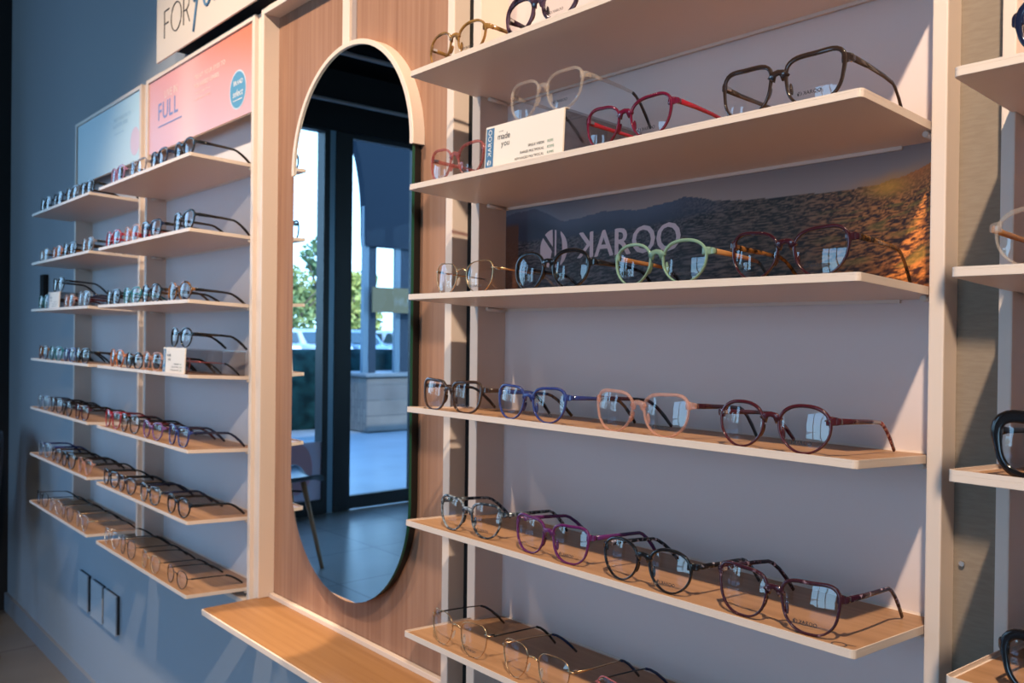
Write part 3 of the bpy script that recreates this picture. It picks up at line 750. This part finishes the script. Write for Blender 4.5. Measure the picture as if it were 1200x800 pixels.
G(5, -.487, .146, .051, 'square', 'acetate', 'plum', 'plmarb', 'plum square glasses with a white-flecked brow next to the ring mark', y=.780)
G(6, -1.012, .137, .049, 'soft', 'metal', 'gold', 'bmetal', 'thin gold wire glasses at the mirror end of the lowest visible shelf', y=.783, mtip=A['blacktip'])
G(6, -.846, .138, .049, 'hexa', 'metal', 'gold', 'gold', 'gold hexagonal wire glasses with blue tips on the lowest visible shelf', y=.782, mtip=A['bluetip'])
G(6, -.674, .138, .047, 'cat', 'metal', 'pkmetal', 'dgmetal', 'rose-rimmed wire glasses cut by the bottom of the view', y=.786, mtip=A['bluetip'], thick=1.8)
# cut-off bay
for si, x, mf, mt, shp, lab, kw in ((2, -.276, 'navy', 'black', 'cat', 'glossy navy cat-eye glasses at the top of the cut-off bay', dict(thick=2.0)),
                                    (3, -.291, 'clear', 'woodt', 'panto', 'clear transparent glasses with brown temples in the cut-off bay', {}),
                                    (4, -.287, 'black', 'black', 'rect', 'heavy black square glasses on an oak shelf of the cut-off bay', dict(thick=2.8)),
                                    (5, -.279, 'black', 'black', 'square', 'heavy black square glasses on the lowest shelf of the cut-off bay', dict(thick=2.2))):
    w = .142
    eyeglasses(lab, 'glasses in the cut-off bay', (x + w / 2, YG, on(ZBB[si - 1], YG)), w, .049 if si != 4 else .052, shp, 'acetate', A[mf], A[mt], **kw)
# bays under the posters: (x, width, shape, style, front, temple, description) listed from far to near the mirror
CN = dict(black='black', clear='clear', lilac='lilac', greyclear='grey translucent', navy='navy', red='red', pink='pink', pinkclear='pale pink', teal='teal', tort='tortoise', orange='orange',
          grey='smoke grey', violet='violet', blue='blue', blueclear='pale blue', brown='brown', silver='silver wire', bmetal='black wire', gold='gold wire', dgmetal='gunmetal wire', marb='blue-grey marbled', burg='burgundy')
SN = dict(round='round', panto='rounded', square='square', rect='rectangular', cat='cat-eye', soft='soft square', hexa='hexagonal')
A2L = {1: [(-2.599, 'soft', 'lilac', 'black'), (-2.436, 'square', 'greyclear', 'brown'), (-2.263, 'soft', 'navy', 'navy'), (-2.100, 'panto', 'black', 'black')],
       2: [(-2.640, 'panto', 'red', 'red'), (-2.489, 'cat', 'pinkclear', 'red'), (-2.317, 'square', 'navy', 'black'), (-2.095, 'soft', 'black', 'black')],
       3: [(-2.635, 'rect', 'black', 'black'), (-2.475, 'soft', 'teal', 'teal'), (-2.320, 'panto', 'black', 'brown'), (-2.120, 'round', 'tort', 'black')],
       4: [(-2.600, 'panto', 'orange', 'tort'), (-2.446, 'round', 'black', 'black'), (-2.300, 'soft', 'pinkclear', 'brown')],
       5: [(-2.635, 'square', 'red', 'red'), (-2.478, 'soft', 'grey', 'black'), (-2.300, 'cat', 'violet', 'burg'), (-2.125, 'square', 'blue', 'navy')],
       6: [(-2.635, 'rect', 'black', 'black'), (-2.490, 'soft', 'brown', 'black'), (-2.308, 'square', 'marb', 'navy'), (-2.110, 'panto', 'black', 'black')],
       7: [(-2.635, 'hexa', 'silver', 'silver'), (-2.485, 'soft', 'dgmetal', 'bmetal'), (-2.300, 'soft', 'gold', 'bmetal'), (-2.125, 'panto', 'bmetal', 'bmetal')]}
A1L = {1: [(-3.385, 'panto', 'black', 'black'), (-3.235, 'soft', 'navy', 'black'), (-3.070, 'square', 'grey', 'brown'), (-2.895, 'rect', 'black', 'black')],
       2: [(-3.395, 'soft', 'clear', 'brown'), (-3.235, 'panto', 'orange', 'tort'), (-3.075, 'square', 'black', 'black'), (-2.890, 'soft', 'greyclear', 'black')],
       3: [(-3.395, 'soft', 'teal', 'black'), (-3.085, 'panto', 'pinkclear', 'burg'), (-2.920, 'soft', 'blueclear', 'navy')],
       4: [(-3.395, 'square', 'tort', 'black'), (-3.245, 'soft', 'teal', 'black'), (-3.085, 'square', 'blue', 'black'), (-2.925, 'rect', 'black', 'black')],
       5: [(-3.395, 'soft', 'blueclear', 'navy'), (-3.240, 'square', 'grey', 'black'), (-3.095, 'panto', 'black', 'black'), (-2.920, 'square', 'burg', 'black')],
       6: [(-3.395, 'square', 'blueclear', 'blue'), (-3.235, 'soft', 'brown', 'brown'), (-3.07, 'square', 'black', 'black'), (-2.905, 'cat', 'pinkclear', 'black')],
       7: [(-3.395, 'soft', 'bmetal', 'bmetal'), (-3.240, 'panto', 'silver', 'silver'), (-3.085, 'soft', 'dgmetal', 'bmetal'), (-2.920, 'hexa', 'silver', 'gold')]}
for nm, LL in (('pink', A2L), ('blue', A1L)):
    for si, row in LL.items():
        for k, (x, shp, mf, mt) in enumerate(row):
            metal = mf in ('silver', 'bmetal', 'gold', 'dgmetal')
            sib = sum(1 for r in row if r[1] == shp and r[2] == mf)
            back = len(row) - 1 - k
            pos = {0: 'nearest the mirror', len(row) - 1: 'farthest from the mirror'}.get(back, ['', 'second from the mirror', 'third from the mirror', ''][back])
            lab = '%s %s glasses %s, %s shelf under the %s poster' % (CN[mf], SN[shp], pos, ORD[si - 1], nm)
            y = YG + random.uniform(-.003, .004)
            eyeglasses(lab, 'glasses beneath the %s poster' % nm, (x, y, on(ZA[si - 1], y)), .140 + random.uniform(-.004, .003), .046 + random.uniform(-.003, .003), shp,
                       'metal' if metal else 'acetate', A[mf], A[mt], rz=random.uniform(-.05, .05), res=28, near=False, mtip=A['blacktip'] if metal else None, thick=1.7 if metal else 1.25)
eyeglasses('black rounded glasses standing on the acrylic riser beneath the pink poster', 'glasses beneath the pink poster', (-2.130, .789, on(ZA[3], .789) + .0642), .142, .047, 'panto', 'acetate', A['black'], A['black'], res=28, near=False)
eyeglasses('black square glasses standing on the acrylic riser beneath the blue poster', 'glasses beneath the blue poster', (-3.246, .789, on(ZA[2], .789) + .0582), .142, .046, 'soft', 'acetate', A['black'], A['black'], res=28, near=False)
eyeglasses('rose wire glasses inside the clear acrylic riser beneath the pink poster', 'glasses beneath the pink poster', (-2.139, .792, on(ZA[3], .792)), .128, .042, 'soft', 'metal', A['pkmetal'], A['pkmetal'], res=28, near=False, mtip=A['blacktip'], tlen=.118)

# ------------------------------------------------------------------ wall fittings
for x0, x1, lab in ((-3.58, -3.458, 'farthest from the mirror'), (-3.415, -3.281, 'middle of the three'), (-3.26, -3.126, 'nearest the mirror')):
    s = thing('wall_socket', 'blue-grey wall socket plate under the shelves, %s' % lab, 'socket', (0, 0, 0), 'wall sockets under the shelves')
    obj('cover_plate', MB().box(x0, x1, .951, .956, H - 1.04, H - .905), pbr('socket cover', (.50, .53, .57), .45), s, bevel=.001)
    obj('back_box', MB().box(x0 + .004, x1 - .0005, .956, WY, H - 1.038, H - .907), pbr('socket box dark', (.03, .028, .03), .6), s)
s = thing('wall_reader', 'slim black wall-mounted reader beyond the shelf bay with the blue poster', 'wall reader', (0, 0, 0))
obj('housing', MB().box(-4.165, -4.105, .945, WY, H + .09, H + .24), SHADE_HOUSING, s, bevel=.002)
obj('button', MB().box(-4.15, -4.12, .943, .945, H + .11, H + .125), SILVER, s)

# ------------------------------------------------------------------ chairs
def chair(label, loc, rz):
    c = thing('shell_chair', label, 'chair', loc, 'black shell chairs', rz=rz)
    prof = [(-.235, .492), (-.21, .512), (-.12, .505), (0, .498), (.10, .502), (.165, .525), (.205, .58), (.23, .68), (.245, .78), (.252, .86), (.255, .93)]
    hw = [.19, .215, .235, .24, .235, .23, .228, .22, .205, .18, .13]
    vs, fs = [], []; nu, nv = 12, len(prof)
    for j, (yy, zz) in enumerate(prof):
        for i in range(nu + 1):
            s_ = -1 + 2 * i / nu
            back = max(0, (j - 4) / 6)
            vs.append((hw[j] * s_, yy - .05 * back * s_ * s_, zz + (.045 if j < 6 else .01) * s_ ** 4 * (1 if j > 0 else .5)))
    for j in range(nv - 1):
        for i in range(nu):
            a = j * (nu + 1) + i; fs.append((a, a + 1, a + nu + 2, a + nu + 1))
    o = obj('seat_shell', MB().add(vs, fs, True), pbr('black blue plastic', (.018, .024, .034), .35), c)
    md = o.modifiers.new('thick', 'SOLIDIFY'); md.thickness = .009
    md = o.modifiers.new('sub', 'SUBSURF'); md.levels = 1; md.render_levels = 2
    for sx in (-1, 1):
        for sy in (-1, 1):
            obj('leg', MB().tube([(sx * .13, sy * .12, .497), (sx * .215, sy * .21, 0)], [.017, .011], 10), pbr('beech leg', (.42, .24, .13), .45), c)
    for sx in (-1, 1): obj('brace', MB().tube([(sx * .14, -.13, .44), (-sx * .14, .13, .44)], .006, 8), BLACKMETAL, c)
    return c
chair('black shell chair on wooden legs reflected in the mirror', (-4.80, -.52, 0), .15)
chair('black shell chair whose back just enters the view beside the far shelf bay', (-4.345, .58, 0), 0)

# ------------------------------------------------------------------ outside
struct('ground', MB().box(-70, FX - .1, -70, 25, -.12, -.02), noise_mat('pavement concrete', (.19, .21, .23), (.26, .28, .31), (1, 1, 1), 1.5, .35, .3, .7), label='grey pavement outside the shop')
ar = thing('brick_arcade', 'brick half wall carrying blue-grey pillars and a dark arched canopy outside the door', 'arcade', (0, 0, 0))
brm, mp = tile_mat('grey brick', (.13, .12, .12), (.18, .165, .155), (.09, .09, .09), (.22, .075), .8, .008)
mp.inputs['Rotation'].default_value = (PI / 2, 0, PI / 2)
obj('brick_wall', MB().box(-11.3, -10.54, -7.5, -4.70, -.02, H - .60), brm, ar, bevel=.03)
obj('wall_cap', MB().box(-11.34, -10.5, -7.52, -4.66, H - .60, H - .54), pbr('cap stone', (.10, .12, .14), .5), ar, bevel=.02)
for y0, y1 in ((-4.895, -4.765), (-5.47, -5.30), (-6.3, -6.13)):
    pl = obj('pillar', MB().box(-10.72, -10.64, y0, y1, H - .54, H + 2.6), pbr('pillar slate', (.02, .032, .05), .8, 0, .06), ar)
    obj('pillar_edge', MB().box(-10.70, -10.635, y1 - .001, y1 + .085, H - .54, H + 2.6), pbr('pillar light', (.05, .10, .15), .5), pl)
arch = [(-4.70, H + 1.25)] + [(-4.69 + .20 * (k / 10) ** 2.5, H + 1.40 + 1.35 * k / 10) for k in range(11)] + [(-4.42, H + 3.2), (-7.5, H + 3.2), (-7.5, H + 1.25)]
obj('arch_canopy', MB().prism_yz(arch, -10.75, -10.60), pbr('canopy dark', (.010, .018, .03), .8, 0, .06), ar, fix=True)
sb = thing('street_sign', 'olive green sign board hung between the pillars outside the door', 'sign', (0, 0, 0))
obj('board', MB().box(-10.56, -10.53, -5.75, -4.77, H + .316, H + .672), pbr('olive sign', (.07, .06, .026), .6), sb)
m = MB(); text(m, 'IHTUH', 0, 0, .17)
m2 = MB(); m2.add([(-10.525, -5.62 + v[0], H + .42 + v[2]) for v in m.v], m.f)
obj('sign_lettering', m2, pbr('pale sign ink', (.12, .13, .115), .6), sb)
hd = thing('hedge', 'dark blue-green clipped hedge row outside the window', 'hedge', (0, 0, 0), kind='stuff')
m = MB(); nx_, nz_ = 60, 14; vs = []; fs = []
for j in range(nz_ + 1):
    for i in range(nx_ + 1):
        yy = -12 + 14.5 * i / nx_; zz = -.02 + 1.16 * j / nz_
        vs.append((-11.45 + .12 * noise.noise(Vector((yy * 3, zz * 3, 1))) - .25 * (j / nz_) ** 6, yy, zz))
for i in range(nx_ + 1): vs.append((-12.2, -12 + 14.5 * i / nx_, 1.12))
for j in range(nz_ + 1):
    for i in range(nx_):
        a = j * (nx_ + 1) + i; fs.append((a, a + 1, a + nx_ + 2, a + nx_ + 1))
obj('foliage', MB().add(vs, fs, True), noise_mat('hedge green', (.001, .008, .010), (.006, .030, .034), (1, 1, 1), 6, .9, .35, .65, .1), hd)
def car(label, loc, rz, col):
    c = thing('parked_car', label, 'car', loc, 'cars parked beyond the hedge', rz=rz)
    L, W_ = 4.3, 1.78
    body = [(-2.1, .35), (-2.15, .75), (-2.0, .92), (-1.0, 1.0), (1.75, 1.02), (2.1, .85), (2.15, .4)]
    cab = [(-1.05, .98), (-.45, 1.5), (.0, 1.6), (1.2, 1.56), (1.8, 1.0)]
    def prof(mb, pts, w0, w1, z0, z1):
        n = len(pts); vs = []
        for sgn in (-1, 1):
            for a, b in pts:
                t = (b - z0) / (z1 - z0); w_ = (w0 + (w1 - w0) * t) / 2
                vs.append((a, sgn * w_, b))
        mb.add(vs, [tuple(range(n)), tuple(reversed(range(n, 2 * n)))] + [((i + 1) % n, i, n + i, n + (i + 1) % n) for i in range(n)])
    m = MB(); prof(m, body, W_, W_ * .96, .35, 1.0); b_ = obj('body', m, col, c, bevel=.04)
    m = MB(); prof(m, cab, W_ * .95, W_ * .74, .98, 1.6); obj('cabin', m, col, c, bevel=.04)
    gl = MB()
    gl.add([(-1.06, -.66, 1.03), (-1.06, .66, 1.03), (-.50, .58, 1.47), (-.50, -.58, 1.47)], [(0, 1, 2, 3)]); gl.v = [(x - .03, y_, z) for x, y_, z in gl.v]
    obj('windscreen', gl, pbr('car glass', (.03, .05, .06), .08), c)
    gl = MB().add([(1.80, -.66, 1.06), (1.80, .66, 1.06), (1.27, .58, 1.48), (1.27, -.58, 1.48)], [(0, 3, 2, 1)]); gl.v = [(x + .035, y_, z) for x, y_, z in gl.v]
    obj('rear_window', gl, MATS['car glass'], c)
    for sgn in (-1, 1):
        for a, b in ((-.80, .12), (.20, 1.25)):
            q = [(a, .86, 1.05), (b, .86, 1.05), (b - .1, .72, 1.45), (max(a + .3, -.4), .72, 1.45)]
            gl = MB().add([(x, sgn * (y_ + .02), z) for x, y_, z in q], [(0, 1, 2, 3)]); obj('side_window', gl, MATS['car glass'], c)
    for ax in (-1.35, 1.35):
        for sgn in (-1, 1):
            m = MB(); m.tube([(ax, sgn * .70, .33), (ax, sgn * .90, .33)], .33, 20); obj('wheel', m, pbr('tyre', (.015, .015, .016), .7), c)
    for sgn in (-1, 1):
        obj('head_lamp', MB().box(-2.17, -2.05, sgn * .62 - .16, sgn * .62 + .16, .66, .80), pbr('lamp glass', (.8, .82, .85), .2), c)
    return c
silverp = pbr('pale silver car paint', (.55, .60, .66), .25, .2, coat=.5); bluep = pbr('blue grey car paint', (.16, .26, .36), .25, .2, coat=.5); whitep = pbr('white car paint', (.75, .77, .78), .25, coat=.5)
for k, (yy, pm, lab) in enumerate(((-13.4, whitep, 'white car parked beyond the hedge, left of the silver car in the mirror'), (-15.7, silverp, 'silver car parked beyond the hedge behind the fixed window'), (-18.0, bluep, 'blue-grey car parked beyond the hedge behind the glass door'), (-20.4, silverp, 'silver car parked behind the arcade pillars'))):
    car(lab, (-33, yy, -.02), PI + random.uniform(-.1, .1), pm)
def tree(label, x, y_, hgt, rad, cols, seed, base=.35):
    rnd = random.Random(seed)
    t = thing('roadside_tree', label, 'tree', (x, y_, -.02), 'trees beyond the parked cars')
    tm = MB(); tm.tube([(0, 0, 0), (.08, .05, hgt * .3), (0, .1, hgt * .75)], [.16, .12, .05], 8)
    for k in range(5):
        a = rnd.uniform(0, 6.28); tm.tube([(.05, .05, hgt * (.3 + .06 * k)), (rad * .7 * math.cos(a), rad * .7 * math.sin(a), hgt * (.55 + .07 * k))], [.07, .02], 6)
    obj('trunk', tm, pbr('bark', (.12, .085, .06), .9), t)
    cl = []
    for k in range(16):
        a = rnd.uniform(0, 6.28); r = rad * math.sqrt(rnd.random()) * .75; zz = hgt * rnd.uniform(base, .92)
        taper = 1 - .5 * max(0, (zz / hgt - .6) / .4)
        cl.append((r * math.cos(a) * taper, r * math.sin(a) * taper, zz, rad * rnd.uniform(.28, .45)))
    m = MB()
    for k in range(1700):
        cx, cy, cz, cr = cl[k % len(cl)]
        d_ = Vector((rnd.gauss(0, 1), rnd.gauss(0, 1), rnd.gauss(0, 1))).normalized() * cr * rnd.random() ** .4
        p = Vector((cx, cy, cz)) + d_
        u = Vector((rnd.gauss(0, 1), rnd.gauss(0, 1), rnd.gauss(0, 1))).normalized(); v = u.cross(Vector((rnd.gauss(0, 1), rnd.gauss(0, 1), .3))).normalized()
        s_ = rnd.uniform(.10, .2)
        m.add([p - u * s_, p - v * s_ * .5, p + u * s_, p + v * s_ * .5], [(0, 1, 2, 3)])
    obj('crown', m, cols, t)
G1 = noise_mat('leaf green', (.10, .16, .05), (.34, .36, .12), (1, 1, 1), 2.5, .8, .35, .65); G2 = noise_mat('leaf dark green', (.05, .10, .05), (.16, .24, .10), (1, 1, 1), 2.5, .8, .35, .65); G3 = noise_mat('leaf yellow green', (.28, .30, .06), (.55, .52, .16), (1, 1, 1), 2.5, .8, .35, .65)
for k, (x, yy, hh, rr, cm, lab) in enumerate((
        (-38, -17.6, 4.6, 1.9, G1, 'broad green tree behind the fixed window'), (-40, -20.1, 6.4, 1.3, G2, 'tall slender dark green tree beside the mullion'),
        (-38, -21.0, 4.4, 1.5, G3, 'yellow-green tree behind the glass door'), (-41, -23.2, 5.0, 1.4, G1, 'green tree just behind the door pillar'), (-47, -26.2, 5.2, 1.5, G2, 'dark green tree behind the arcade opening'),
        (-39, -30, 5.0, 2.4, G1, 'round green tree beyond the arcade'), (-42, -14.5, 4.4, 2.2, G2, 'dark green tree beyond the white car'))):
    tree(lab, x, yy, hh, rr, cm, 20 + k, .25)

# ------------------------------------------------------------------ light
wd = bpy.data.worlds.new('sky'); bpy.context.scene.world = wd; wd.use_nodes = True
t = wd.node_tree; t.nodes.clear(); n, l = t.nodes, t.links
o = n.new('ShaderNodeOutputWorld'); bg = n.new('ShaderNodeBackground'); tc = n.new('ShaderNodeTexCoord'); sp = n.new('ShaderNodeSeparateXYZ'); r = n.new('ShaderNodeValToRGB')
r.color_ramp.elements[0].position = .0; r.color_ramp.elements[1].position = .6
r.color_ramp.elements[0].color = (.44, .73, 1.0, 1); r.color_ramp.elements[1].color = (.18, .44, .95, 1)
l.new(tc.outputs['Generated'], sp.inputs[0]); l.new(sp.outputs['Z'], r.inputs[0]); l.new(r.outputs[0], bg.inputs[0]); l.new(bg.outputs[0], o.inputs[0])
bg.inputs[1].default_value = 4.7
def lamp(name, kind, loc, energy, col, target=None, size=.05, angle=60, blend=.3):
    L = bpy.data.lights.new(name, kind); L.energy = energy; L.color = col
    if kind == 'SPOT': L.spot_size = math.radians(angle); L.spot_blend = blend; L.shadow_soft_size = size
    ob = bpy.data.objects.new(name, L); C.objects.link(ob); ob.location = loc
    if target: ob.rotation_euler = (Vector(target) - Vector(loc)).to_track_quat('-Z', 'Y').to_euler()
    return ob
WARM = (1.0, .77, .55)
lamp('spot_lamp', 'SPOT', (.13, -.10, H + 1.42), 175, WARM, (-.75, .86, H - .1), .03, 90, .7)
lamp('spot_lamp', 'SPOT', (-1.50, -.15, H + 1.45), 88, WARM, (-1.95, .9, H - .1), .03, 95, .8)
lamp('spot_lamp', 'SPOT', (-2.45, -.25, H + 1.5), 62, WARM, (-2.35, .9, H - .1), .03, 72, .6)
lamp('spot_lamp', 'SPOT', (-1.66, .20, H + 1.45), 170, WARM, (-1.715, .785, H - .62), .015, 9.5, .12)  # added lamp: stands in for light the mirror throws on the bench
p = lamp('sky_portal', 'AREA', (FX + .12, -2.9, H + .15), 1, (1, 1, 1)); p.data.shape = 'RECTANGLE'; p.data.size = 5.3; p.data.size_y = 2.95
p.rotation_euler = (PI / 2, 0, -PI / 2); p.data.cycles.is_portal = True
p = lamp('sky_portal', 'AREA', (-.93, -5.58, H + .15), 1, (1, 1, 1)); p.data.shape = 'RECTANGLE'; p.data.size = 2.95; p.data.size_y = 3.0
p.rotation_euler = (PI / 2, 0, 0); p.data.cycles.is_portal = True
sun = bpy.data.lights.new('sun', 'SUN'); sun.energy = 4; sun.angle = .01; sun.color = (1, .93, .8)
so = bpy.data.objects.new('sun', sun); C.objects.link(so); so.location = (0, 0, 8); so.rotation_euler = Vector((-.75, -.25, -.62)).to_track_quat('-Z', 'Y').to_euler()

# ------------------------------------------------------------------ camera
cam = bpy.data.cameras.new('camera'); co = bpy.data.objects.new('camera', cam); C.objects.link(co)
yw, pt, rl = [math.radians(a) for a in (41.1772, -.3365, .6694)]
d = Vector((-math.cos(yw) * math.cos(pt), math.sin(yw) * math.cos(pt), math.sin(pt)))
rt = Vector((math.sin(yw), math.cos(yw), 0)); up = rt.cross(d)
r2 = rt * math.cos(rl) + up * math.sin(rl); u2 = -rt * math.sin(rl) + up * math.cos(rl)
M = Matrix((r2, u2, -d)).transposed().to_4x4(); M.translation = (0, 0, H)
co.matrix_world = M
cam.sensor_width = 36; cam.lens = 1024.66 * 36 / 1200; cam.clip_start = .02; cam.clip_end = 300
cam.dof.use_dof = True; cam.dof.focus_distance = .92; cam.dof.aperture_fstop = 12
sc = bpy.context.scene
sc.camera = co
sc.view_settings.view_transform = 'Standard'
sc.view_settings.exposure = .1
sc.cycles.use_denoising = True
sc.cycles.max_bounces = 10; sc.cycles.transparent_max_bounces = 24; sc.cycles.glossy_bounces = 5; sc.cycles.caustics_reflective = True
sc.cycles.sample_clamp_indirect = 6
